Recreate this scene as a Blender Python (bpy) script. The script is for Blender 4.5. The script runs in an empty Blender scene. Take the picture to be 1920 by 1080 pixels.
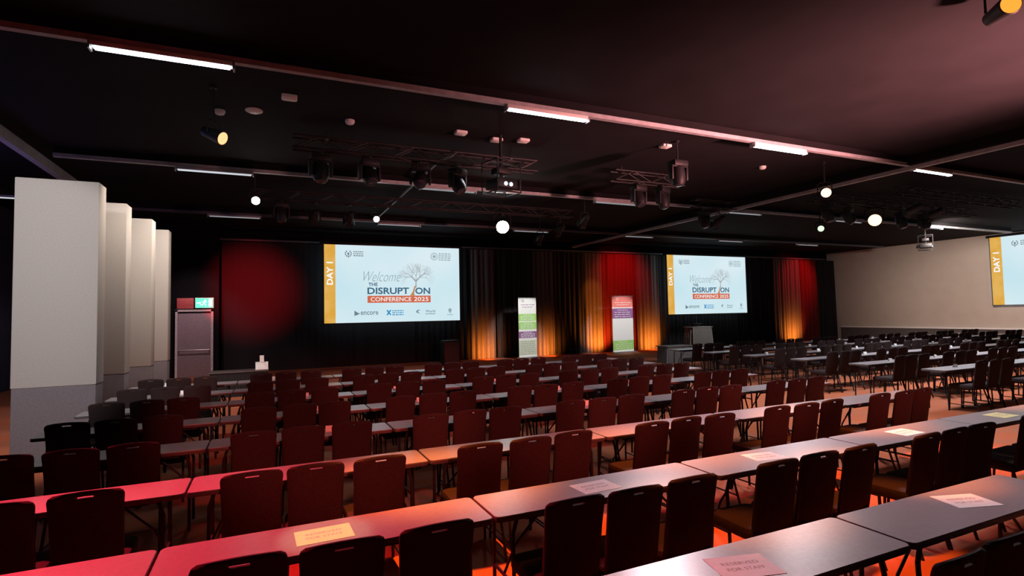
import bpy, bmesh, math, random
from mathutils import Vector, Matrix
random.seed(7)
scene = bpy.context.scene
col = scene.collection
pi = math.pi

# ------------------------------------------------------------------ materials
def pm(name, c, rough=0.6, metal=0.0, var=0.12, scale=20.0, bump=0.0, c2=None, emit=None, es=0.0, spec=0.5):
    m = bpy.data.materials.new(name); m.use_nodes = True
    nt = m.node_tree; b = nt.nodes['Principled BSDF']
    tc = nt.nodes.new('ShaderNodeTexCoord')
    n = nt.nodes.new('ShaderNodeTexNoise'); n.inputs['Scale'].default_value = scale; n.inputs['Detail'].default_value = 4
    nt.links.new(tc.outputs['Object'], n.inputs['Vector'])
    r = nt.nodes.new('ShaderNodeValToRGB')
    r.color_ramp.elements[0].position = 0.35; r.color_ramp.elements[1].position = 0.65
    a = [max(0, x*(1-var)) for x in c]; d = [x*(1+var) for x in c] if c2 is None else list(c2)
    r.color_ramp.elements[0].color = (*a, 1); r.color_ramp.elements[1].color = (*d, 1)
    nt.links.new(n.outputs['Fac'], r.inputs['Fac'])
    nt.links.new(r.outputs['Color'], b.inputs['Base Color'])
    b.inputs['Roughness'].default_value = rough; b.inputs['Metallic'].default_value = metal
    b.inputs['Specular IOR Level'].default_value = spec
    if bump > 0:
        bp = nt.nodes.new('ShaderNodeBump'); bp.inputs['Strength'].default_value = bump; bp.inputs['Distance'].default_value = 0.01
        nt.links.new(n.outputs['Fac'], bp.inputs['Height']); nt.links.new(bp.outputs['Normal'], b.inputs['Normal'])
    return m

def em(name, c, s=1.0, c2=None, scale=0.25):
    m = bpy.data.materials.new(name); m.use_nodes = True
    nt = m.node_tree; nt.nodes.clear()
    o = nt.nodes.new('ShaderNodeOutputMaterial'); e = nt.nodes.new('ShaderNodeEmission')
    e.inputs['Strength'].default_value = s; e.inputs['Color'].default_value = (*c, 1)
    if c2:
        tc = nt.nodes.new('ShaderNodeTexCoord'); n = nt.nodes.new('ShaderNodeTexNoise'); n.inputs['Scale'].default_value = scale
        r = nt.nodes.new('ShaderNodeValToRGB'); r.color_ramp.elements[0].position = .35; r.color_ramp.elements[1].position = .65
        r.color_ramp.elements[0].color = (*c, 1); r.color_ramp.elements[1].color = (*c2, 1)
        nt.links.new(tc.outputs['Object'], n.inputs['Vector']); nt.links.new(n.outputs['Fac'], r.inputs['Fac']); nt.links.new(r.outputs['Color'], e.inputs['Color'])
    nt.links.new(e.outputs[0], o.inputs[0])
    return m

M_carpet = pm('carpet_weave', (.58,.14,.055), .9, var=.15, scale=2.5, c2=(.42,.14,.075), bump=.3, spec=.2)
M_ceil = pm('ceiling_black_paint', (.012,.011,.013), .9, scale=1.2, spec=.1)
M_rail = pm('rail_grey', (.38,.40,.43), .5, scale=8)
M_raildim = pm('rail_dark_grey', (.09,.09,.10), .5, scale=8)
M_black = pm('black_wall_paint', (.008,.008,.01), .9, scale=4, spec=.1)
M_lwall = pm('left_wall_paint', (.04,.04,.09), .8, scale=3)
M_beige = pm('beige_wall_paint', (.54,.47,.41), .8, var=.03, scale=2)
M_wains = pm('wainscot_grey', (.10,.09,.09), .7, scale=30)
M_white = pm('white_trim', (.8,.8,.8), .5, var=.03)
M_panel = pm('acoustic_fabric_light', (.54,.50,.48), .9, var=.06, scale=60, bump=.2)
M_panelg = pm('acoustic_fabric_grey', (.21,.18,.20), 1.0, var=.08, scale=60, bump=.2, spec=0)
M_fab = pm('chair_black_fabric', (.036,.022,.022), .9, var=.25, scale=120, bump=.25, spec=.2)
M_metal = pm('black_metal', (.014,.014,.016), .55, metal=.2, scale=30)
M_lam = pm('table_laminate', (.31,.28,.30), .32, var=.05, scale=40)
M_edge = pm('table_edge_band', (.09,.07,.07), .5)
M_paper = pm('paper_white', (.97,.97,.95), .7, var=.02)
M_paperlit = pm('paper_yellow_lit', (.97,.90,.42), .7, var=.03)  # white paper with the yellow light put into its colour
M_ink = pm('ink', (.50,.44,.44), .8)
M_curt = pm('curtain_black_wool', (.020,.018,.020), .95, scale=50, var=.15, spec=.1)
M_curtd = pm('curtain_wool_unlit', (.035,.030,.032), .95, scale=50, var=.15, spec=.1)  # darker cloth puts the unlit zones into the colour
M_curtg = pm('curtain_wool_uplit', (.13,.105,.10), .95, scale=50, var=.15, spec=.1)  # paler cloth puts the uplit zones into the colour
M_curtr = pm('curtain_wool_redwash', (.12,.016,.016), .95, scale=50, var=.15, spec=.1)  # red wash light put into the cloth colour
M_alu = pm('silver_metal', (.55,.55,.58), .35, metal=.8)
M_green = pm('banner_green', (.38,.72,.18), .6, var=.05)
M_purple = pm('banner_purple', (.30,.12,.32), .6, var=.05)
M_banw = pm('banner_white', (.9,.9,.87), .6, var=.03)
M_bangr = pm('banner_grey_print', (.42,.42,.45), .6, var=.03)
M_banp = pm('banner_pattern', (.88,.86,.75), .6, c2=(.62,.72,.5), scale=9)
M_bano = pm('banner_coral', (.92,.24,.20), .6)
M_cloth = pm('grey_table_cloth', (.22,.215,.215), .9, scale=40)
M_clothb = pm('black_table_cloth', (.02,.02,.022), .9, scale=40)
M_glass = pm('door_grey_laminate', (.34,.28,.30), .4)
M_frame = pm('door_frame_grey', (.70,.64,.64), .5)
M_boardlit = pm('board_red_lit', (.62,.12,.12), .5)  # beige board, the red light on it put into its colour
M_lens = pm('lens_glass', (.03,.03,.05), .08, spec=1)
E_tube = em('tube_glow', (.85,.93,1), 16)
E_tubed = em('tube_glow_dim', (.9,.93,1), .7)
E_tubee = em('tube_glow_faint', (.9,.93,1), .30)
E_exit = em('exit_green', (.16,.88,.58), 1.3)
E_wh = em('sign_white', (1,1,1), 1.6)
E_slide = em('slide_white', (.60,.82,.90), .95, c2=(.78,.90,.95))
E_str = em('slide_orange', (.80,.42,.06), .9, c2=(.85,.5,.12), scale=2)
E_txtw = em('slide_text_white', (1,1,.97), .95)
E_navy = em('slide_navy', (.06,.17,.27), .8)
E_grey = em('slide_grey', (.20,.27,.33), .8)
E_lgrey = em('slide_light_grey', (.38,.50,.56), .8)
E_red = em('slide_red', (.78,.17,.09), .8)
E_blue = em('slide_blue', (.05,.35,.7), .8)
E_tree = em('slide_tree', (.42,.45,.47), .8)
E_trunk = em('slide_trunk', (.65,.30,.12), .8)

# ------------------------------------------------------------------ mesh builder
class MB:
    def __init__(s): s.v=[]; s.f=[]; s.m=[]; s.sm=[]
    def add(s, vs, fs, m=0, sm=False, M=None):
        o=len(s.v)
        for v in vs:
            v=Vector(v)
            if M is not None: v=M@v
            s.v.append(tuple(v))
        for f in fs:
            s.f.append([i+o for i in f]); s.m.append(m); s.sm.append(sm)
        return s
    def merge(s, o, moff=0, M=None):
        b=len(s.v)
        for v in o.v: s.v.append(tuple(M@Vector(v)) if M is not None else v)
        for f,m,sm in zip(o.f,o.m,o.sm):
            s.f.append([i+b for i in f]); s.m.append(m+moff); s.sm.append(sm)
        return s
    def box(s, c, d, m=0, bev=0.0, M=None):
        bm=bmesh.new(); bmesh.ops.create_cube(bm,size=1)
        for v in bm.verts: v.co=Vector((v.co.x*d[0]+c[0], v.co.y*d[1]+c[1], v.co.z*d[2]+c[2]))
        if bev>0: bmesh.ops.bevel(bm,geom=bm.edges[:],offset=bev,segments=2,affect='EDGES',profile=.5)
        bm.verts.index_update()
        s.add([v.co for v in bm.verts],[[v.index for v in f.verts] for f in bm.faces],m,bev>0,M); bm.free(); return s
    def tube(s, pts, r, n=8, m=0, M=None, radii=None):
        pts=[Vector(p) for p in pts]; vs=[]; fs=[]
        t0=(pts[1]-pts[0]).normalized()
        a=t0.orthogonal().normalized()
        for i,p in enumerate(pts):
            if i==0: t=pts[1]-pts[0]
            elif i==len(pts)-1: t=pts[-1]-pts[-2]
            else: t=(pts[i]-pts[i-1]).normalized()+(pts[i+1]-pts[i]).normalized()
            t.normalize(); a=(a-t*a.dot(t)).normalized(); b=t.cross(a)
            rr=radii[i] if radii else r
            for k in range(n):
                q=2*pi*k/n; vs.append(p+(a*math.cos(q)+b*math.sin(q))*rr)
        for i in range(len(pts)-1):
            for k in range(n):
                k2=(k+1)%n; fs.append([i*n+k,i*n+k2,(i+1)*n+k2,(i+1)*n+k])
        fs.append(list(range(n))[::-1]); fs.append([(len(pts)-1)*n+k for k in range(n)])
        return s.add(vs,fs,m,True,M)
    def loft(s, poly, rings, m=0, sm=True, M=None):
        n=len(poly); vs=[]; fs=[]
        for z,sc in rings:
            for x,y in poly: vs.append((x*sc,y*sc,z))
        for i in range(len(rings)-1):
            for k in range(n):
                k2=(k+1)%n; fs.append([i*n+k,i*n+k2,(i+1)*n+k2,(i+1)*n+k])
        fs.append(list(range(n))[::-1]); fs.append([(len(rings)-1)*n+k for k in range(n)])
        return s.add(vs,fs,m,sm,M)
    def mesh(s, name, mats):
        me=bpy.data.meshes.new(name); me.from_pydata(s.v,[],s.f)
        for mt in mats: me.materials.append(mt)
        me.polygons.foreach_set('material_index',s.m); me.polygons.foreach_set('use_smooth',s.sm)
        me.update(); me.set_sharp_from_angle(angle=math.radians(40)); return me

def rr(w,h,r,n=4):
    o=[]
    for cx,cy,a0 in ((w/2-r,h/2-r,0),(-w/2+r,h/2-r,90),(-w/2+r,-h/2+r,180),(w/2-r,-h/2+r,270)):
        for i in range(n+1):
            a=math.radians(a0+90*i/n); o.append((cx+r*math.cos(a),cy+r*math.sin(a)))
    return o
def circ(r,n=24): return [(r*math.cos(2*pi*i/n),r*math.sin(2*pi*i/n)) for i in range(n)]

def tag(o,label,cat,group=None):
    o['label']=label; o['category']=cat
    if group: o['group']=group
def obj(name, me, loc=(0,0,0), rot=(0,0,0), parent=None):
    o=bpy.data.objects.new(name, me); o.location=loc; o.rotation_euler=rot
    if parent: o.parent=parent
    col.objects.link(o); return o
def thing(name, parts, loc, rotz, label, cat, group=None, scale=1.0):
    e=bpy.data.objects.new(name,None); e.empty_display_size=.1; e.location=loc; e.rotation_euler=(0,0,rotz); e.scale=(scale,)*3; col.objects.link(e)
    for p in parts:
        for me in (p[1] if isinstance(p[1],list) else [p[1]]):
            c=bpy.data.objects.new(p[0],me); c.parent=e
            if len(p)>2 and p[2] is not None: c.matrix_local=p[2]
            if len(p)>3: c['label']=p[3]
            col.objects.link(c)
    tag(e,label,cat,group); return e
def struct(name, c, d, m, label=None):
    mb=MB().box((0,0,0),d); o=obj(name, mb.mesh(name,[m]), c); o['kind']='structure'
    if label: o['label']=label
    return o

_tc={}
def text2d(body, shear=0.0, offset=0.0):
    k=(body,shear,offset)
    if k in _tc: return _tc[k]
    cu=bpy.data.curves.new('t','FONT'); cu.body=body; cu.shear=shear; cu.offset=offset; cu.resolution_u=3
    o=bpy.data.objects.new('t',cu); col.objects.link(o)
    bpy.context.view_layer.update()
    dg=bpy.context.evaluated_depsgraph_get()
    me=bpy.data.meshes.new_from_object(o.evaluated_get(dg))
    vs=[v.co.copy() for v in me.vertices]; fs=[list(p.vertices) for p in me.polygons]
    bpy.data.objects.remove(o); bpy.data.curves.remove(cu); bpy.data.meshes.remove(me)
    x0=min(v.x for v in vs);x1=max(v.x for v in vs);y0=min(v.y for v in vs);y1=max(v.y for v in vs)
    vs=[((v.x-x0)/(x1-x0)-.5,(v.y-y0)/(y1-y0)-.5) for v in vs]
    _tc[k]=(vs,fs); return _tc[k]
def put_text(mb, body, cx, cz, w, h, y, m=0, shear=0, offset=0, rot90=False):
    vs,fs=text2d(body,shear,offset)
    if rot90: vv=[(cx-b*h, y, cz+a*w) for a,b in vs]
    else: vv=[(cx+a*w, y, cz+b*h) for a,b in vs]
    mb.add(vv,fs,m); return mb
def quad(mb, x0,x1,z0,z1,y,m=0): mb.add([(x0,y,z0),(x1,y,z0),(x1,y,z1),(x0,y,z1)],[[0,1,2,3]],m)
def small_print(mb, cx, cz, w, h, y, m=0, seed=1):
    # a line of print too small to read: a run of short word-length strokes
    rd=random.Random(seed); x=cx-w/2
    while x<cx+w/2-.01:
        l=min(rd.uniform(.10,.26)*w, cx+w/2-x); quad(mb,x,x+l,cz-h*.28,cz+h*.28,y,m); x+=l+.05*w
    return mb
def line(mb, a, b, w0, w1, y, m=0):
    a=Vector((a[0],a[1]));b=Vector((b[0],b[1])); t=(b-a).normalized(); n=Vector((-t.y,t.x))
    p=[a+n*w0/2,a-n*w0/2,b-n*w1/2,b+n*w1/2]
    mb.add([(q.x,y,q.y) for q in p],[[0,1,2,3]],m)
def disc(mb,cx,cz,r,y,m=0,n=16): mb.add([(cx+r*math.cos(2*pi*i/n),y,cz+r*math.sin(2*pi*i/n)) for i in range(n)],[list(range(n))],m)

# ------------------------------------------------------------------ room shell
CZ=5.3
struct('floor',(13,8,-.05),(42,31,.1),M_carpet,'dark orange-brown carpet')
struct('ceiling',(13,8,CZ+.1),(42,31,.2),M_ceil,'black ceiling')
struct('wall_stage',(13,22.9,2.65),(42,.2,5.3),M_black)
struct('wall_right',(32.1,8,2.65),(.2,31,5.3),M_beige,'beige painted wall')
struct('wall_left',(-7,8,2.65),(.2,31,5.3),M_lwall)
struct('wall_rear',(13,-6.5,2.65),(42,.2,5.3),M_black)
struct('wall_alcove',(-2.8,21.6,2.65),(2.5,.2,5.3),M_black)
struct('baseboard_right',(31.96,8,.36),(.06,28,.72),M_wains,'dark grey wainscot panel')
struct('trim_1',(31.93,8,.76),(.12,28,.08),M_white,'white ledge on the wainscot')
for i,y in enumerate((1.9,7.35,12.8,18.3)):
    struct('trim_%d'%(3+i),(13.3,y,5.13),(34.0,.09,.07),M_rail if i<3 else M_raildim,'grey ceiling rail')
    struct('trim_%d'%(20+i),(13.3,y,5.235),(34,.05,.14),M_ceil,'black rail web')
struct('trim_7',(13.25,7.7,5.05),(.10,29,.08),M_rail,'grey operable wall track')
struct('trim_8',(13.25,7.7,5.2),(.3,29,.2),M_ceil,'black track bulkhead')
struct('trim_9',(-4.15,8,5.2),(.12,29,.2),M_rail,'pale edge of the side bulkhead')
struct('trim_10',(3.3,14.5,5.2),(.05,7,.05),M_raildim,'dark ceiling rail')
struct('trim_11',(13,22.2,4.86),(36,.1,.06),M_raildim,'curtain track')

# ------------------------------------------------------------------ wall columns
FT,FS=4.07,1.02
fin_up=MB().box((0,0,(FT+FS)/2),(1.0,.40,FT-FS),bev=.012).mesh('upper_panel',[M_panel])
fin_lo=MB().box((0,0,FS/2),(.985,.385,FS),bev=.01).mesh('lower_panel',[M_panelg])
for xr,y in ((-2.33,10.0),(-2.31,11.67),(-2.19,13.3),(-2.11,14.8)):
    thing('wall_column',[('upper_panel',fin_up),('lower_panel',fin_lo,None,'dark grey lower panel')],(xr-.5,y+.2,0),0,
          'tall pale fabric-clad column with dark grey base panel','column','row of columns along the side wall')

# ------------------------------------------------------------------ chair
def chair_parts():
    seat=MB().loft(rr(.41,.42,.06),[(.415,.93),(.43,1),(.462,1),(.482,.96),(.49,.82)])
    us=[-1,-.93,-.6,-.22,0,.22,.6,.93,1]
    vs_=[0,.04,.3,.6,.84,.91,.94,.975,1.0]
    W={0:.90,.04:.97,.3:.985,.6:.985,.84:1,.91:1.01,.94:1.005,.975:.965,1.0:.86}
    def P(u,v,side):
        hw=(.183+.005*v)*W[v]
        z=.455+.475*v+ (.016*(1-u*u) if v>.9 else 0)
        y=-.185-.085*v-.028*(1-u*u)+(side*.014)*(1 if 0.02<v<.99 and abs(u)<.99 else .45)
        return (u*hw,y,z)
    back=MB(); vv=[];idx={}
    for s in (1,-1):
        for j,v in enumerate(vs_):
            for i,u in enumerate(us):
                idx[(s,i,j)]=len(vv); vv.append(P(u,v,s))
    cells=set((i,j) for i in range(len(us)-1) for j in range(len(vs_)-1))
    for i in (3,4): cells.discard((i,5))
    fs=[]
    for (i,j) in cells:
        f=[(i,j),(i+1,j),(i+1,j+1),(i,j+1)]
        fs.append([idx[(1,)+q] for q in f][::-1]); fs.append([idx[(-1,)+q] for q in f])
        for (di,dj,a,b) in ((0,-1,(i,j),(i+1,j)),(1,0,(i+1,j),(i+1,j+1)),(0,1,(i+1,j+1),(i,j+1)),(-1,0,(i,j+1),(i,j))):
            if (i+di,j+dj) not in cells:
                fs.append([idx[(1,)+a],idx[(1,)+b],idx[(-1,)+b],idx[(-1,)+a]])
    back.add(vv,fs,0,True)
    legs=[];posts=[];st=[]
    for sx in (-1,1):
        legs.append(MB().tube([(sx*.18,.17,.42),(sx*.195,.195,0)],.012))
        legs.append(MB().tube([(sx*.175,-.17,.44),(sx*.18,-.19,.36),(sx*.195,-.29,0)],.012))
        posts.append(MB().tube([(sx*.172,-.19,.42),(sx*.172,-.262,.86)],.010,6))
        st.append(MB().tube([(sx*.19,.188,.12),(sx*.19,-.255,.12)],.008,6))
    frame=MB().tube([(-.18,-.18,.41),(.18,-.18,.41),(.18,.17,.41),(-.18,.17,.41),(-.18,-.18,.41)],.012,6)
    return seat,back,legs,frame,posts,st
seat,back,legs,frame,posts,st=chair_parts()
ME_seat=seat.mesh('seat',[M_fab]); ME_back=back.mesh('backrest',[M_fab]); ME_frame=frame.mesh('seat_frame',[M_metal])
ME_legs=[l.mesh('leg',[M_metal]) for l in legs]
ME_posts=[l.mesh('back_post',[M_metal]) for l in posts]; ME_st=[l.mesh('stretcher',[M_metal]) for l in st]
simple=MB().merge(seat).merge(back)
for l in legs+posts+st: simple.merge(l,1)
simple.merge(frame,1)
ME_chair=simple.mesh('conference_chair',[M_fab,M_metal])
CL='black fabric conference chair with a handle slot in the back'
def chair(x,y,r,near):
    if near:
        thing('conference_chair',[('seat',ME_seat),('backrest',ME_back),('seat_frame',ME_frame),('leg',ME_legs),('back_post',ME_posts),('stretcher',ME_st)],(x,y,0),r,CL,'chair','conference chairs in rows')
    else:
        o=obj('conference_chair',ME_chair,(x,y,0),(0,0,r)); tag(o,CL,'chair','conference chairs in rows')

# ------------------------------------------------------------------ table
TW,TD=1.738,.43
top=MB().loft(rr(TW-.006,TD-.006,.035),[(.735,1),(.741,1),(.743,.998)])
edge=MB().loft(rr(TW,TD,.038),[(.708,.995),(.711,1),(.737,1),(.739,.999)])
tl=[];bar=[];bar2=[]
for sx in (-1,1):
    for sy in (-1,1):
        tl.append(MB().tube([(sx*.70,sy*.15,.71),(sx*.735,sy*.15,.60),(sx*.735,sy*.165,0)],.013))
for sx in (-1,1):
    b=MB().tube([(sx*.735,-.155,.30),(sx*.735,.155,.30)],.011)
    b.tube([(sx*.735,0,.30),(sx*.66,0,.46),(sx*.42,0,.70)],.009); bar.append(b)
    bar2.append(MB().tube([(sx*.70,-.15,.695),(sx*.70,.15,.695)],.011))
apron=[MB().box((0,sy*.15,.695),(1.3,.02,.03)) for sy in (-1,1)]
MT=[top.mesh('table_top',[M_lam]),edge.mesh('edge_band',[M_edge])]
MTA=[l.mesh('under_rail',[M_metal]) for l in apron]
MTL=[l.mesh('leg',[M_metal]) for l in tl]; MTB=[b.mesh('leg_brace',[M_metal]) for b in bar]; MTC=[b.mesh('leg_bar',[M_metal]) for b in bar2]
ts=MB().merge(top).merge(edge,1)
for l in tl+bar+bar2+apron: ts.merge(l,2)
ME_table=ts.mesh('folding_table',[M_lam,M_edge,M_metal])
TL='narrow grey laminate folding table with dark metal legs'
def table(x,y,near):
    if near:
        thing('folding_table',[('table_top',MT[0]),('edge_band',MT[1]),('under_rail',MTA),('leg',MTL),('leg_brace',MTB),('leg_bar',MTC)],
              (x,y,0),0,TL,'table','folding tables in rows')
    else:
        o=obj('folding_table',ME_table,(x,y,0)); tag(o,TL,'table','folding tables in rows')

rows=[2.16]+[3.46+1.42*i for i in range(8)]
J=lambda a: random.uniform(-a,a)
def row_unit(xc,cm,i,near,chairs=(-1,0,1)):
    yf=rows[i]; table(xc,yf-TD/2,near)
    for k in chairs: chair(cm+k*.42+J(.012), yf-TD-.13+J(.02), J(.05), near)
CM=[-1.42,.33,1.96,3.62,5.25,6.92]
for i in range(8):
    for k in range(6):
        xc=-1.395+1.75*k
        if i==0 and k in (0,1): continue
        if i==0 and k>=4: continue
        cm=CM[k]
        if i==1 and k>=3: cm-=.08
        if i==0:
            cm=(2.15,3.41)[k-2]
        row_unit(xc,cm,i,i<=4,chairs=((1,) if k==2 else (-1,0,1)) if i==0 else (-1,0,1))
for i in range(3,9):
    for k in range(9):
        xc=12.22+1.75*k
        if xc-.87>2.5*rows[i]+.4: continue
        row_unit(xc,xc-.05,i,False)
# reserved notices
tv,tf=text2d('RESERVED',0,.01); tv2,tf2=text2d('FOR STAFF',0,.01)
ps=MB().box((0,0,.0006),(.30,.21,.0012)).mesh('sheet',[M_paper]); psy=MB().box((0,0,.0006),(.30,.21,.0012)).mesh('sheet',[M_paperlit])
pts_=[MB().add([(a*.19,b*.028+.03,.0016) for a,b in tv],tf).mesh('printed_text',[M_ink]), MB().add([(a*.19,b*.028-.025,.0016) for a,b in tv2],tf2).mesh('printed_text',[M_ink])]
for x,y,r in ((2.04,1.94,-.25),(3.92,1.96,-.3),(.29,3.25,.03),(2.07,3.25,.04),(3.7,3.26,-.15),(5.55,3.25,.03),(7.25,3.25,0)):
    yl=x in (.29,7.25)
    thing('reserved_notice',[('sheet',psy if yl else ps),('printed_text',pts_)],(x,y,.7435),r,('white, coloured as yellow-lit,' if yl else 'white')+' paper notice reading reserved for staff on a table','paper','reserved notices on tables')
# small seat cards
card=MB().add([(-.05,-.02,0),(.05,-.02,0),(.05,0,.06),(-.05,0,.06),(-.05,.02,0),(.05,.02,0)],[[0,1,2,3],[3,2,5,4]]).mesh('place_card',[M_paper])
for i in range(3,9):
    for k in range(6 if i<8 else 0):
        o=obj('place_card',card,(-1.39+1.75*k+J(.3),rows[i]-.2,.744),(0,0,J(.2))); tag(o,'small folded white card on a folding table','card','white cards on the tables')
    for k in range(9):
        xc=12.22+1.75*k
        if xc>2.4*rows[i]: continue
        o=obj('place_card',card,(xc+J(.3),rows[i]-.2,.744),(0,0,J(.2))); tag(o,'small folded white card on a folding table','card','white cards on the tables')

# ------------------------------------------------------------------ screens
def build_screen(W,H,loc,rz,label,hang=True):
    y0=-.03
    parts=[]
    parts.append(('screen_panel',MB().box((0,0,H/2),(W,.04,H)).mesh('screen_panel',[E_slide])))
    fr=MB(); 
    for sx in (-1,1): fr.box((sx*(W/2+.02),0,H/2),(.04,.06,H+.08))
    fr.box((0,0,-.02),(W+.08,.06,.04)); 
    parts.append(('screen_border',fr.mesh('screen_border',[M_raildim])))
    hs=MB().box((0,.02,H+.05),(W+.3,.12,.12),bev=.01); parts.append(('roller_case',hs.mesh('roller_case',[M_metal])))
    if hang:
        parts.append(('hanging_wire',[MB().tube([(sx*W*.4,.02,H+.08),(sx*W*.4,.02,CZ-loc[2]-.002)],.012,6).mesh('hanging_wire',[M_metal]) for sx in (-1,1)]))
    X=lambda u:(u-.5)*W; Z=lambda v:(1-v)*H
    st=MB(); quad(st,X(0),X(.076),Z(1),Z(0),y0); parts.append(('day_stripe',st.mesh('day_stripe',[E_str]),None,'orange vertical stripe'))
    d=MB(); put_text(d,'DAY 1',X(.038),Z(.37),H*.29,W*.042,y0-.004,offset=.03,rot90=True); parts.append(('day_text',d.mesh('day_text',[E_txtw])))
    t=MB(); put_text(t,'Welcome',X(.405),Z(.405),W*.27,H*.13,y0-.004,shear=.45,offset=-.012); parts.append(('welcome_text',t.mesh('welcome_text',[E_lgrey])))
    parts.append(('title_text',[put_text(MB(),'THE',X(.338),Z(.508),W*.066,H*.045,y0-.004,offset=.025).mesh('title_text',[E_navy]),
       put_text(MB(),'DISRUPT',X(.450),Z(.592),W*.305,H*.088,y0-.004,offset=.025).mesh('title_text',[E_navy]),
       put_text(MB(),'ON',X(.707),Z(.592),W*.115,H*.088,y0-.004,offset=.025).mesh('title_text',[E_navy])]))
    bar=MB(); quad(bar,X(.298),X(.768),Z(.748),Z(.657),y0-.002); parts.append(('title_bar',bar.mesh('title_bar',[E_red])))
    parts.append(('subtitle_text',[put_text(MB(),'CONFERENCE',X(.470),Z(.7025),W*.30,H*.055,y0-.006,offset=.008).mesh('subtitle_text',[E_txtw]),
       put_text(MB(),'2025',X(.695),Z(.7025),W*.112,H*.055,y0-.006,offset=.008).mesh('subtitle_text',[E_txtw])]))
    tr=MB(); rnd=random.Random(3)
    def br(x,z,a,l,w,dep):
        x2=x+math.sin(a)*l; z2=z+math.cos(a)*l
        line(tr,(x,z),(x2,z2),w,w*.7,y0-.008-.0005*dep)
        if dep>=6 or l<.05: return
        n=3 if dep<3 else 2
        for q in range(n):
            br(x2,z2,a+rnd.uniform(-.35,.35)+(q-(n-1)/2)*.62,l*rnd.uniform(.66,.86),w*.60,dep+1)
    br(X(.655),Z(.55),.03,H*.09,.05,0)
    for q in (-.75,.8): br(X(.655),Z(.47),q,H*.085,.03,1)
    parts.append(('tree_drawing',tr.mesh('tree_drawing',[E_tree])))
    tk=MB(); line(tk,(X(.628),Z(.66)),(X(.648),Z(.53)),.08,.05,y0-.012)
    for q in (-.08,.09): line(tk,(X(.628)+q,Z(.66)),(X(.630),Z(.61)),.04,.03,y0-.012)
    parts.append(('tree_trunk',tk.mesh('tree_trunk',[E_trunk])))
    lg=MB()
    for k in range(10):
        a=2*pi*k/10+.3
        if k in (2,): continue
        disc(lg,X(.165)+math.cos(a)*.11,Z(.115)+math.sin(a)*.11,.028,y0-.004,0,8)
    disc(lg,X(.165),Z(.115),.045,y0-.004,0,8); line(lg,(X(.165),Z(.115)),(X(.165),Z(.17)),.03,.02,y0-.005)
    for k in range(3): small_print(lg,X(.235),Z(.088+.026*k),W*.07,H*.022,y0-.004,0,k+3)
    parts.append(('corner_logo',lg.mesh('corner_logo',[E_grey])))
    lg=MB()
    for r in (.15,.11): 
        for k in range(24):
            a=2*pi*k/24; b=2*pi*(k+1)/24
            line(lg,(X(.80)+math.cos(a)*r,Z(.125)+math.sin(a)*r),(X(.80)+math.cos(b)*r,Z(.125)+math.sin(b)*r),.018,.018,y0-.004)
    disc(lg,X(.80),Z(.125),.06,y0-.004)
    for k in range(4): small_print(lg,X(.885),Z(.085+.028*k),W*.10,H*.024,y0-.004,0,k+11)
    parts.append(('crest_logo',lg.mesh('crest_logo',[E_lgrey])))
    lg=MB(); lg.add([(X(.205),y0-.004,Z(.915)),(X(.235),y0-.004,Z(.88)),(X(.205),y0-.004,Z(.845))],[[0,1,2]])
    line(lg,(X(.215),Z(.905)),(X(.243),Z(.88)),.03,.03,y0-.005,0); put_text(lg,'encore',X(.312),Z(.88),W*.125,H*.045,y0-.004,offset=.01)
    parts.append(('sponsor_logo',lg.mesh('sponsor_logo',[E_grey])))
    lg=MB(); line(lg,(X(.437),Z(.91)),(X(.465),Z(.845)),.055,.055,y0-.004); line(lg,(X(.437),Z(.845)),(X(.465),Z(.91)),.055,.055,y0-.005)
    for k in range(3): small_print(lg,X(.518),Z(.855+.026*k),W*.085,H*.022,y0-.004,0,k+21)
    parts.append(('sponsor_logo',lg.mesh('sponsor_logo',[E_blue])))
    lg=MB()
    for k in range(9): 
        a=rnd.uniform(0,6.28); line(lg,(X(.66)+math.cos(a)*.02,Z(.87)),(X(.68)+math.cos(a)*.13,Z(.87)+math.sin(a)*.08),.03,.01,y0-.004-.001*k)
    put_text(lg,'World',X(.765),Z(.868),W*.075,H*.035,y0-.004,offset=.01); small_print(lg,X(.765),Z(.905),W*.08,H*.018,y0-.004,0,31)
    parts.append(('sponsor_logo',lg.mesh('sponsor_logo',[E_grey])))
    lg=MB(); disc(lg,X(.92),Z(.855),.07,y0-.004); lg.add([(X(.905),y0-.004,Z(.86)),(X(.935),y0-.004,Z(.86)),(X(.92),y0-.004,Z(.905))],[[0,1,2]]); small_print(lg,X(.92),Z(.92),W*.045,H*.02,y0-.004,0,41)
    parts.append(('sponsor_logo',lg.mesh('sponsor_logo',[E_lgrey])))
    return thing('projection_screen',parts,loc,rz,label,'projection screen','screens showing the welcome slide')
build_screen(5.35,3.0,(4.62,21.5,1.72),0,'large hanging screen showing a welcome slide before black drapes')
build_screen(5.35,3.0,(20.9,21.5,1.75),0,'large hanging screen showing a welcome slide beside the lectern')
build_screen(5.85,3.24,(31.84,11.35,1.9),-pi/2,'large screen with welcome slide on the beige wall',False)

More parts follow.
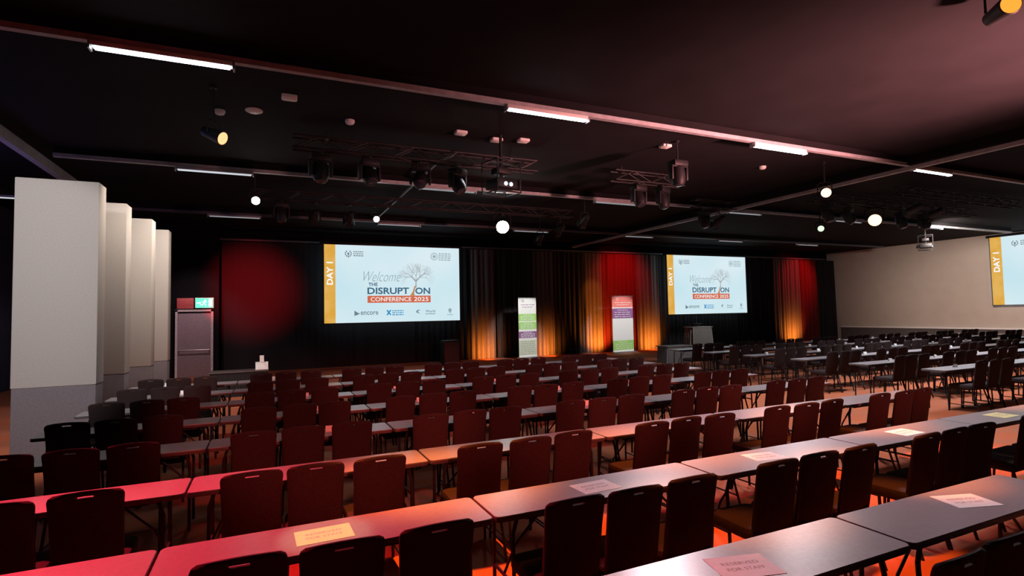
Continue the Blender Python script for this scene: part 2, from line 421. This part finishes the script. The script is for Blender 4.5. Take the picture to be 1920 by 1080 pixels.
# ------------------------------------------------------------------ curtains
def curtain(x0,w,mat,label,ph,h=4.8,y=22.25,amp=.055,am2=.03):
    n=int(w/.02); rowsz=[0.0,.6,1.6,2.8,3.9,h]; vs=[];fs=[]
    rd=random.Random(int(ph*100))
    f1=rd.uniform(4.0,5.0)
    for j,z in enumerate(rowsz):
        for i in range(n+1):
            x=w*i/n
            k=(1-.35*z/h)
            yy=math.sin(x*f1*2*pi/1.05+ph)*amp*k+math.sin(x*1.7*2*pi+ph*2+z*.25)*am2
            vs.append((x+math.sin(x*f1*2*pi/1.05*1+ph+1.3)*.33*amp*k,yy,z))
    for j in range(len(rowsz)-1):
        for i in range(n): fs.append([j*(n+1)+i,j*(n+1)+i+1,(j+1)*(n+1)+i+1,(j+1)*(n+1)+i])
    me=MB().add(vs,fs,0,True).mesh('stage_curtain',[mat]); me.set_sharp_from_angle(angle=pi)
    o=obj('stage_curtain',me,(x0,y,0)); tag(o,label,'curtain','stage curtains along the front wall')
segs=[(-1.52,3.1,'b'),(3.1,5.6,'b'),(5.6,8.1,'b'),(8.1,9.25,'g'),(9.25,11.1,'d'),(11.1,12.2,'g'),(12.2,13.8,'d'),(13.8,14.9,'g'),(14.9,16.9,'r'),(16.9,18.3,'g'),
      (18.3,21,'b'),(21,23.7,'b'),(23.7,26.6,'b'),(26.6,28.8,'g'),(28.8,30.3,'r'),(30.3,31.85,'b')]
LB={'b':'floor-length plain black stage drape','g':'pleated grey curtain, coloured paler as an uplit zone','d':'pleated charcoal stage curtain, coloured darker as an unlit zone','r':'pleated stage curtain panel, coloured dark red for the wash light'}
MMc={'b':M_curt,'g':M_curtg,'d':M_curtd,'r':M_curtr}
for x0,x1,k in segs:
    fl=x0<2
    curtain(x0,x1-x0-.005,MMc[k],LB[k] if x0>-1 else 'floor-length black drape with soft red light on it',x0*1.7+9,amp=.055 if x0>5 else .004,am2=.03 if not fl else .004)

# ------------------------------------------------------------------ banners
def banner(loc,w,h,bands,label,rz,logo_mat):
    parts=[('base',MB().box((0,0,.05),(w+.04,.22,.1),bev=.015).mesh('base',[M_alu]))]
    p=MB().box((0,0,.1+h/2),(w,.01,h)); parts.append(('banner_sheet',p.mesh('banner_sheet',[M_banw])))
    parts.append(('top_rail',MB().box((0,0,.1+h+.01),(w+.01,.03,.03)).mesh('top_rail',[M_alu])))
    parts.append(('support_pole',MB().tube([(0,.05,.1),(0,.03,h+.1)],.01).mesh('support_pole',[M_alu])))
    for n_,(v0,v1,m,nm) in enumerate(bands):
        q=MB(); quad(q,-w/2,w/2,.1+h*(1-v1),.1+h*(1-v0),-.008); parts.append((nm,q.mesh(nm,[m])))
        if m in (M_green,M_purple):
            t=MB(); L=4
            for k in range(L):
                vv=v0+(v1-v0)*(k+.8)/(L+.6); small_print(t,0,.1+h*(1-vv),w*(.5 if k==0 else .78),h*.017,-.012,0,k+5+n_*7)
            parts.append(('banner_text',t.mesh('banner_text',[M_banw])))
        if m is M_banp:
            t=MB()
            for k in range(7):
                vv=v0+(v1-v0)*(k+.6)/7.2; small_print(t,0,.1+h*(1-vv),w*.8,h*.014,-.012,0,k+55)
            parts.append(('banner_text',t.mesh('banner_text',[M_bangr])))
    t=MB(); 
    for k in range(8):
        a=2*pi*k/8; disc(t,-w*.25+math.cos(a)*.05,.1+h*.95+math.sin(a)*.05,.015,-.012)
    small_print(t,.02,.1+h*.885,w*.75,.045,-.012,0,91); small_print(t,.02,.1+h*.845,w*.6,.04,-.012,0,92)
    parts.append(('banner_logo',t.mesh('banner_logo',[logo_mat])))
    thing('pull_up_banner',parts,loc,rz,label,'banner')
banner((10.13,20.9,0),.92,2.5,[(.27,.39,M_green,'green_band'),(.41,.53,M_green,'green_band'),(.57,.68,M_purple,'purple_band'),(.72,.97,M_banp,'patterned_band')],
       'tall white pull-up banner with green and purple bands',.15,M_purple)
banner((15.05,20.9,0),1.28,2.55,[(.0,.20,M_bano,'coral_band'),(.22,.40,M_purple,'purple_band'),(.80,.97,M_green,'green_band')],
       'tall pull-up banner with coral top, purple band and green foot',.12,M_banw)

# ------------------------------------------------------------------ lectern, draped tables, loudspeaker
def skirt(w,d,h,n_p=60,amp=.015):
    base=rr(w,d,.05,3); per=[]; 
    L=[]; tot=0
    for i in range(len(base)):
        a=Vector(base[i]); b=Vector(base[(i+1)%len(base)]); L.append((a,b,(b-a).length)); tot+=(b-a).length
    N=n_p*4
    for k in range(N):
        s=tot*k/N
        for a,b,l in L:
            if s<=l: break
            s-=l
        t=(b-a).normalized(); p=a+t*s; nrm=Vector((t.y,-t.x)); per.append((p,nrm,k))
    vs=[];fs=[]
    for z,am,fl in ((0.0,amp*1.6,.03),(h*.5,amp,.015),(h,amp*.3,0)):
        for p,nr,k in per:
            q=p+nr*(fl+am*math.sin(2*pi*k*n_p/N)); vs.append((q.x,q.y,z))
    for j in range(2):
        for k in range(N):
            k2=(k+1)%N; fs.append([j*N+k,j*N+k2,(j+1)*N+k2,(j+1)*N+k])
    return MB().add(vs,fs,0,True)
thing('lectern',[('skirt',skirt(1.2,.6,1.10,26,.045).mesh('skirt',[M_cloth])),
    ('desk_top',MB().box((0,0,1.12),(1.26,.64,.04),bev=.01).mesh('desk_top',[M_cloth])),
    ('reading_shelf',MB().box((0,0,0),(.5,.4,.03),bev=.008,M=Matrix.Translation((-.15,0,1.24))@Matrix.Rotation(-.3,4,'X')).box((-.15,.05,1.18),(.3,.2,.08)).mesh('reading_shelf',[M_metal])),
    ('microphone',MB().tube([(-.1,-.05,1.2),(-.12,-.03,1.45),(-.05,.05,1.58),(.02,.12,1.6)],.01).tube([(.0,.1,1.6),(.07,.18,1.61)],.02).mesh('microphone',[M_metal]))],
    (19.1,20.4,0),0,'grey draped lectern with a gooseneck microphone','lectern')
thing('draped_table',[('skirt',skirt(1.2,.6,.60).mesh('skirt',[M_cloth])),('table_top',MB().box((0,0,.615),(1.26,.66,.03),bev=.008).mesh('table_top',[M_cloth]))],
    (14.0,16.2,0),0,'low table covered with a pleated grey cloth','table')
thing('control_table',[('skirt',skirt(1.3,.6,.60).mesh('skirt',[M_clothb])),('table_top',MB().box((0,0,.615),(1.36,.66,.03),bev=.008).mesh('table_top',[M_edge]))],
    (-.65,15.7,0),0,'dark cloth-covered table near the black drapes','table')
o=obj('display_card',MB().add([(-.15,0,0),(.15,0,0),(.15,.03,.20),(.05,.045,.20),(.05,.06,.36),(-.05,.06,.36),(-.05,.045,.20),(-.15,.03,.20),(-.15,.12,0),(.15,.12,0)],[[0,1,2,3,6,7],[3,4,5,6],[7,2,9,8]]).mesh('display_card',[M_paper]),(-.13,15.6,.631)); tag(o,'upright white card on the dark cloth table','card')
M_grille=pm('speaker_grille_mesh',(.05,.05,.05),.6,scale=200,bump=.4)
def box_case(w,d,h):
    b=MB().box((0,0,h/2),(w,d,h),bev=.02).mesh('cabinet_body',[M_metal])
    g=MB().box((0,-d/2-.006,h/2),(w*.86,.012,h*.86),bev=.004).mesh('speaker_grille',[M_grille])
    hd=MB().tube([(-.1,-d/2,h+.0),(-.1,0,h+.03),(.1,0,h+.03),(.1,-d/2,h)],.01).mesh('handle',[M_metal])
    return [('cabinet_body',b),('speaker_grille',g),('handle',hd)]
thing('loudspeaker',box_case(.65,.55,.96),(6.5,20.4,0),0,'black floor-standing loudspeaker cabinet under the screen','loudspeaker')
thing('loudspeaker',box_case(.6,.5,.45),(15.3,17.6,0),0,'small black loudspeaker cabinet on the floor','loudspeaker')

# ------------------------------------------------------------------ door & exit sign
dr=thing('door_1',[('door_frame',MB().box((-.53,0,1.15),(.07,.12,2.3)).box((.53,0,1.15),(.07,.12,2.3)).box((0,0,2.27),(1.13,.12,.07)).mesh('door_frame',[M_frame])),
    ('door_leaf',MB().box((0,.02,1.1),(.98,.05,2.19),bev=.005).mesh('door_leaf',[M_glass])),
    ('push_bar',MB().tube([(-.45,-.02,.92),(-.45,-.09,.92),(.45,-.09,.92),(.45,-.02,.92)],.022).mesh('push_bar',[M_alu]))],
    (-2.27,21.42,0),0,'grey exit door with a silver push bar','door')
dr['kind']='structure'
o=obj('notice_board',MB().box((0,0,0),(.5,.05,.36),bev=.008).mesh('notice_board',[M_boardlit]),(-2.55,21.46,2.52)); tag(o,'beige panel coloured as red-lit above the exit door','panel')
sg=MB()
disc(sg,.03,.09,.028,-.062); line(sg,(.02,.06),(-.02,-.02),.05,.045,-.062); line(sg,(-.02,-.02),(.05,-.06),.03,.025,-.063); line(sg,(.05,-.06),(.03,-.12),.025,.02,-.064)
line(sg,(-.02,-.02),(-.06,-.07),.03,.025,-.063); line(sg,(-.06,-.07),(-.12,-.07),.025,.02,-.064); line(sg,(.02,.05),(.08,.02),.02,.02,-.065); line(sg,(.01,.05),(-.06,.03),.02,.02,-.066)
line(sg,(-.24,0),(-.14,0),.03,.03,-.062); sg.add([(-.14,-.062,.05),(-.14,-.062,-.05),(-.09,-.062,0)],[[0,1,2]]); quad(sg,.13,.23,-.13,.13,-.062)
thing('exit_sign',[('sign_box',MB().box((0,0,0),(.56,.1,.36),bev=.01).mesh('sign_box',[M_white])),('sign_face',MB().box((0,-.052,0),(.53,.012,.33)).mesh('sign_face',[E_exit])),
    ('pictogram',sg.mesh('pictogram',[E_wh]))],(-1.98,21.44,2.53),0,'green illuminated exit sign with a running figure and arrow','exit sign')

# ------------------------------------------------------------------ ceiling linear lights
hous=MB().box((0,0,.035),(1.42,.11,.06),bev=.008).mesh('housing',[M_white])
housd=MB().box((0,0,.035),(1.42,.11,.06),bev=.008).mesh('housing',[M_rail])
tubes=[MB().box((0,0,0),(1.36,.085,.03),bev=.008).mesh('diffuser',[e]) for e in (E_tube,E_tubed,E_tubee)]
caps=[MB().box((s_*.72,0,.015),(.02,.12,.09)).mesh('end_cap',[M_alu]) for s_ in (-1,1)]
for (y,xs,kk) in ((7.35,(-1.1,4.0,9.1,14.1,19.2),0),(12.8,(-1.0,4.1,9.1,14.1,19.2,24.3),1),(18.3,(-.9,4.1,9.1,14.1,19.2,24.3),2),(1.9,(9.1,),0)):
    for n_,x_ in enumerate(xs):
        k2=kk if not (kk==1 and n_>0) else 2
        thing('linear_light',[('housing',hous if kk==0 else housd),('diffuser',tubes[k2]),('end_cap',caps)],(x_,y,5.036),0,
              'long narrow white ceiling light, lit' if k2==0 else 'long narrow ceiling light glowing dimly','ceiling light','linear lights on ceiling rails')
thing('linear_light',[('housing',hous),('diffuser',tubes[1]),('end_cap',caps)],(-6.0,18.2,5.236),0,'long narrow ceiling light by the side wall','ceiling light','linear lights on ceiling rails')

# ------------------------------------------------------------------ trusses
TZ,TS=5.06,.22
def truss(x0,x1,y,z=TZ,s=TS,label='black lattice lighting truss hung below the ceiling'):
    L=x1-x0; mb=MB()
    for a in (-1,1):
        for b in (-1,1): mb.tube([(0,a*s/2,b*s/2),(L,a*s/2,b*s/2)],.02,8)
    n=max(2,int(L/.4)); st=L/n
    for i in range(n):
        xa,xb=i*st,(i+1)*st
        if i%2: xa,xb=xb,xa
        for a in (-1,1): mb.tube([(xa,a*s/2,-s/2),(xb,a*s/2,s/2)],.010,6)
        for b in (-1,1): mb.tube([(xa,-s/2,b*s/2),(xb,s/2,b*s/2)],.010,6)
    rods=[MB().tube([(L*q,0,s/2),(L*q,0,CZ-z-.001)],.012,6).box((L*q,0,s/2),(.06,s,.03)).mesh('hanger_rod',[M_metal]) for q in (.12,.88)]
    thing('lighting_truss',[('lattice_frame',mb.mesh('lattice_frame',[M_metal])),('hanger_rod',rods)],(x0,y,z),0,label,'truss')
truss(.4,5.2,10.2); truss(-.4,8.8,14.8); truss(7.2,9.2,10.2); truss(13.9,22,10.3); truss(11.3,12.9,12.1); truss(15.5,21.5,8.9)

# ------------------------------------------------------------------ luminaires
Ez={'warm':em('lens_warm',(1,.62,.36),2.6),'amber':em('lens_amber',(1,.36,.16),2.2),'white':em('lens_white',(1,.97,.92),60),'orange':em('lens_orange',(1,.35,.04),1.3),'green':em('lens_green',(.7,1,.65),1.3),'blue':em('lens_blue',(.5,.7,1),6)}
par_body=MB().loft(circ(.10,20),[(-.20,.45),(-.17,.75),(-.05,.85),(.10,1),(.17,1.05),(.175,1.0)])
ME_par=par_body.mesh('lamp_body',[M_metal])
ME_lens_dark=MB().loft(circ(.095,20),[(.176,1),(.182,.9)]).mesh('lens',[M_lens])
ME_lens={k:MB().loft(circ(.095,20),[(.176,1),(.184,.9)]).mesh('lens',[m]) for k,m in Ez.items()}
barn=MB()
for k in range(4):
    a=k*pi/2; R=Matrix.Rotation(a,4,'Z'); barn.add([(-.08,.105,.17),(.08,.105,.17),(.10,.15,.26),(-.10,.15,.26)],[[0,1,2,3]],0,False,R); barn.add([(-.08,.11,.17),(.08,.11,.17),(.10,.155,.26),(-.10,.155,.26)],[[3,2,1,0]],0,False,R)
ME_barn=barn.mesh('barn_door',[M_metal])
yk=MB().tube([(-.13,0,0),(-.13,0,.16),(-.08,0,.2),(.08,0,.2),(.13,0,.16),(.13,0,0)],.012,8); ME_yoke=yk.mesh('yoke',[M_metal])
def pole_mesh(z,topz,sc=1):
    t=(topz-z)/sc
    return MB().tube([(0,0,.2),(0,0,t)],.016,8).loft(circ(.05,12),[(t-.03,1),(t,1)]).mesh('mounting_pole',[M_metal])
TB=TZ-TS/2-.021
def spotlamp(loc,aim,lit,label,sc=1.0,on_truss=False,barn_=False):
    d=(Vector(aim)-Vector(loc)); az=math.atan2(d.y,d.x)-pi/2; h=math.hypot(d.x,d.y); el=math.atan2(d.z,h)
    H=Matrix.Rotation(-(pi/2-el),4,'X')
    ln=ME_lens[lit] if lit else ME_lens_dark
    parts=[('lamp_body',ME_par,H),('lens',ln,H),('yoke',ME_yoke),('mounting_pole',pole_mesh(loc[2],TB if on_truss else CZ,sc))]
    if barn_: parts.append(('barn_door',ME_barn,H))
    thing('stage_spotlight',parts,loc,az,label,'spotlight','stage lights hung from the ceiling',sc)
mh_base=MB().box((0,0,.24),(.34,.24,.12),bev=.02).mesh('base',[M_metal])
mh_arm=MB().box((-.18,0,.06),(.05,.14,.30),bev=.015).box((.18,0,.06),(.05,.14,.30),bev=.015).box((0,0,.185),(.38,.16,.04),bev=.01).mesh('yoke_arm',[M_metal])
mh_head=MB().loft(circ(.14,20),[(-.20,.45),(-.17,.85),(-.05,1),(.08,1),(.16,.85),(.19,.72)]).mesh('moving_head',[M_metal])
mh_lens=MB().loft(circ(.095,20),[(.191,1),(.2,.8)]).mesh('lens',[M_lens])
def mover(loc,az,tilt,on_truss=True):
    H=Matrix.Rotation(tilt,4,'X')
    thing('moving_head_light',[('base',mh_base),('yoke_arm',mh_arm),('moving_head',mh_head,H),('lens',mh_lens,H),('mounting_pole',pole_mesh(loc[2],TB if on_truss else CZ))],loc,az,
          'black moving-head stage light, switched off','stage light','moving-head lights hung from the ceiling')
spotlamp((-.71,8.73,4.6),(.95,7.6,3.7),'amber','black spotlight glowing warm orange-white',.95)
spotlamp((-.26,13.3,4.6),(1,5,2.2),'white','small black spotlight with a bright white lens',.9)
spotlamp((2.65,14.8,4.6),(3.4,9,2.6),'white','small black spotlight with a bright white lens',.8,True)
spotlamp((6.4,14.8,4.55),(1.5,2,1.9),'white','stage spotlight shining brilliant white',1.9,True)
spotlamp((11.7,8.3,4.6),(6,3,2.4),'warm','stage spotlight shining warm white',1.1)
spotlamp((16.7,10.3,4.55),(2,1,1.9),'warm','stage spotlight shining brilliant warm white',1.8,True)
spotlamp((16.6,12.0,4.55),(8,4,2.4),'green','small spotlight with a pale green-white lens')
spotlamp((7.12,2.98,5.06),(5.6,1.0,4.9),'orange','spotlight glowing orange beneath the dark ceiling',1.0)
for l,a,t in (((1.14,14.8,4.6),(1,21,2),1),((2.0,14.8,4.6),(2,21,2),1),((8.4,16.2,4.5),(9,22,1),0),((8.4,14.8,4.58),(8,21,2),1),((8.3,13.2,4.6),(9,21,1),0),((12.3,12.1,4.6),(12,20,1),1),((16.2,8.9,4.6),(15,20,1),1),((17.2,8.9,4.55),(18,20,1),1)):
    spotlamp(l,a,None,'black stage spotlight aimed at the stage, switched off',1,bool(t),True)
for l,a,t,tr_ in (((1.73,10.2,4.57),.2,2.4,1),((.87,10.2,4.57),.1,2.9,1),((2.7,10.2,4.57),-.3,2.2,1),((3.46,10.2,4.55),.5,2.6,1),((.31,14.8,4.57),.2,3.0,1),((7.9,10.2,4.57),.1,2.7,1),((8.6,10.2,4.57),.3,2.9,1),((7.4,8.3,4.6),0,3.1,0),
              ((14.6,10.3,4.57),.2,2.8,1),((15.5,10.3,4.55),.5,2.5,1),((18.0,10.3,4.55),.2,2.8,1),((19.2,10.3,4.57),-.2,2.8,1),((11.7,12.1,4.55),.2,2.9,1)):
    mover(l,a,t,bool(tr_))
def projector(loc,rz,topz=CZ):
    cage=MB()
    for a in (-1,1):
        for b in (-1,1): cage.tube([(a*.27,b*.24,-.16),(a*.27,b*.24,.42)],.012)
    for z in (-.16,.42): cage.tube([(-.27,-.24,z),(.27,-.24,z),(.27,.24,z),(-.27,.24,z),(-.27,-.24,z)],.012)
    thing('ceiling_projector',[('projector_body',MB().box((0,0,0),(.46,.42,.18),bev=.03).mesh('projector_body',[M_metal])),
      ('projection_lens',MB().tube([(.1,.2,0),(.1,.32,0)],.07,16).mesh('projection_lens',[M_lens])),
      ('status_light',[MB().tube([(s_*.06,-.205,-.02),(s_*.06,-.222,-.02)],.035,12).mesh('status_light',[Ez['blue']]) for s_ in (-1,1)],None,'blue glowing lamp'),
      ('cage',cage.mesh('cage',[M_metal])),('mounting_pole',MB().tube([(0,0,.08),(0,0,topz-loc[2])],.03).box((0,0,.25),(.3,.24,.12),bev=.02).box((0,0,.42),(.54,.06,.03)).mesh('mounting_pole',[M_metal]))],loc,rz,
      'black ceiling-hung projector in a metal cage with blue lights','projector')
projector((3.98,9.2,4.35),.25); projector((24.8,13.3,4.4),.5)
spk=MB().loft(circ(.13,24),[(-.03,.8),(-.015,1),(0,1)]).mesh('ceiling_speaker',[M_white])
sm=MB().loft(circ(.08,20),[(-.07,.5),(-.06,.8),(-.03,1),(0,1)]).mesh('smoke_detector',[M_white])
bx=MB().loft(rr(.22,.18,.03),[(-.05,.85),(-.04,1),(0,1)]).mesh('ceiling_sensor',[M_white])
for p in ((-.2,9.5),):
    o=obj('ceiling_speaker',spk,(p[0],p[1],CZ)); tag(o,'round white ceiling speaker','speaker')
for p in ((1.28,9.42),(10.65,9.08),(-.7,9.7)):
    o=obj('smoke_detector',sm,(p[0],p[1],CZ)); tag(o,'small round white smoke detector on the ceiling','smoke detector')
for p in ((.3,8.7),(3.23,9.3),(4.0,9.45),(4.5,9.3),(7.36,8.6)):
    o=obj('ceiling_sensor',bx,(p[0],p[1],CZ)); tag(o,'small rectangular white ceiling unit','ceiling unit')

# ------------------------------------------------------------------ lights
def spot(loc,aim,c,e,ang,blend=.6,size=.08,name='spot_light'):
    l=bpy.data.lights.new(name,'SPOT'); l.energy=e; l.color=c; l.spot_size=math.radians(ang); l.spot_blend=blend; l.shadow_soft_size=size
    o=bpy.data.objects.new(name,l); o.location=loc; o.rotation_euler=(Vector(aim)-Vector(loc)).to_track_quat('-Z','Y').to_euler(); col.objects.link(o)
def point(loc,c,e,size=.1):
    l=bpy.data.lights.new('lamp_light','POINT'); l.energy=e; l.color=c; l.shadow_soft_size=size
    o=bpy.data.objects.new('lamp_light',l); o.location=loc; col.objects.link(o)
RED=(1,.03,.04); AMB=(1,.27,.03); WRM=(1,.78,.58)
spot((-2.5,7.0,4.9),(-.6,3.3,.7),(1,.025,.06),3900,46,.9,.15)
spot((2.6,8.6,4.9),(3.8,3.9,.7),(1,.06,.16),800,34,.9,.15)
spot((6.4,8.0,4.9),(4.4,2.1,.7),(1,.82,.88),1200,56,.8,.2)  # added fill lamp without a fixture, for the near tables
spot((10.5,8.6,4.9),(8.0,3.2,.7),(1,.80,.80),1000,60,.8,.2)
# red light on the backs of the middle chairs
for x_ in (.4,2.3,4.4,6.6):
    spot((x_,-3.5,4.2),(x_+.3,8.6,.5),(1,.12,.09),2200,21,.5,.15)
# orange light on the carpet between the rows
for x_,e in ((1.2,2200),(3.2,1800),(5.6,1900),(8.2,1300)):
    spot((x_,4.1,4.95),(x_,4.0,0),(1,.22,.03),e,28,.8,.1)
spot((4.2,2.55,4.95),(4.2,2.6,0),(1,.22,.03),1400,20,.6,.1)
spot((2.6,2.55,4.95),(2.6,2.6,0),(1,.22,.03),900,20,.6,.1)
# added narrow light on the notice coloured as yellow-lit
spot((.3,4.9,4.9),(.3,3.25,.74),(1,.95,.6),420,7,.4,.05)
# added upward lamp out of view, pink ceiling tint in place of haze
spot((10.5,0.6,2.4),(9.2,3.6,5.3),(1,.36,.34),14000,80,1,.3)
# curtain washes
spot((-.7,18.0,3.4),(-.55,22.2,3.0),RED,2600,54,1)  # added lamp standing in for a red lens flare
spot((15.7,19.8,4.9),(15.9,22.2,3.7),RED,480,80,.9)
spot((28.9,19.8,4.9),(28.6,22.2,3.7),RED,420,75,.8)
for x_,p,z in ((8.65,300,.45),(11.65,300,.45),(14.4,700,1.0),(17.5,500,.6),(27.8,450,.6)):
    spot((x_,21.25,.12),(x_,22.25,z),AMB,p,104,1,.05)
spot((13.9,19.5,4.9),(14.3,22.2,2.8),AMB,250,26,.8)
spot((10,16,4.85),(10.13,20.9,1.4),(1,1,.97),1300,26,.5)
spot((15,16,4.85),(15.05,20.9,1.4),(1,.97,.97),1250,26,.5)
spot((18.5,15,4.85),(19.1,20.4,.6),(1,.95,.9),800,20,.7)  # added unseen lamp to lighten the lectern cloth
spot((13.5,11.5,4.9),(14,16.2,.4),(1,.97,.95),500,22,.7)
spot((-1.9,19.0,4.9),(-2.3,21.5,1.6),(1,.66,.68),300,60,.9)
# columns
spot((-2.95,3.4,4.9),(-3.3,10.0,1.9),(1,.95,.93),1300,42,.3,.25)
for y_ in (11.67,13.3,14.8): spot((-1.3,y_-1.3,4.9),(-2.5,y_,2.1),(1,.86,.72),230,100,.9,.1)
point((-5.8,12.5,4.3),(.3,.3,1),50,.3)
# right wall
spot((24,12,5.1),(32,15.5,2.2),(1,.82,.72),2400,95,1,.4)
spot((27,7,5.1),(32,12,2.4),(1,.82,.72),600,100,.9,.4)
for p,e in (((4,10.5,4.9),340),((3,16,4.9),200),((16,8,4.9),1500),((22,14,4.9),1000),((9.6,7.5,4.9),800),((10,12,4.9),300)):  # added overhead fills for far tables and floor, no fixtures
    spot(p,(p[0],p[1]-1.0,0),(.95,.95,1),e,130,.9,.3)

w=bpy.data.worlds.new('world'); scene.world=w; w.use_nodes=True
wn=w.node_tree
wn.nodes['Background'].inputs[0].default_value=(.05,.045,.06,1); wn.nodes['Background'].inputs[1].default_value=.3

# ------------------------------------------------------------------ camera
cam=bpy.data.cameras.new('camera'); cam.sensor_width=36; cam.lens=1017/1920*36; cam.clip_end=200
co=bpy.data.objects.new('camera',cam); col.objects.link(co); scene.camera=co
yaw=math.radians(24.3); pitch=math.radians(2.7); roll=math.radians(1.15)
F=Vector((math.sin(yaw)*math.cos(pitch),math.cos(yaw)*math.cos(pitch),math.sin(pitch)))
R=Vector((math.cos(yaw),-math.sin(yaw),0)); U=R.cross(F)
R2=R*math.cos(roll)-U*math.sin(roll); U2=U*math.cos(roll)+R*math.sin(roll)
co.matrix_world=Matrix(((R2.x,U2.x,-F.x,0),(R2.y,U2.y,-F.y,0),(R2.z,U2.z,-F.z,1.95),(0,0,0,1)))
scene.view_settings.view_transform='Standard'
scene.view_settings.exposure=0
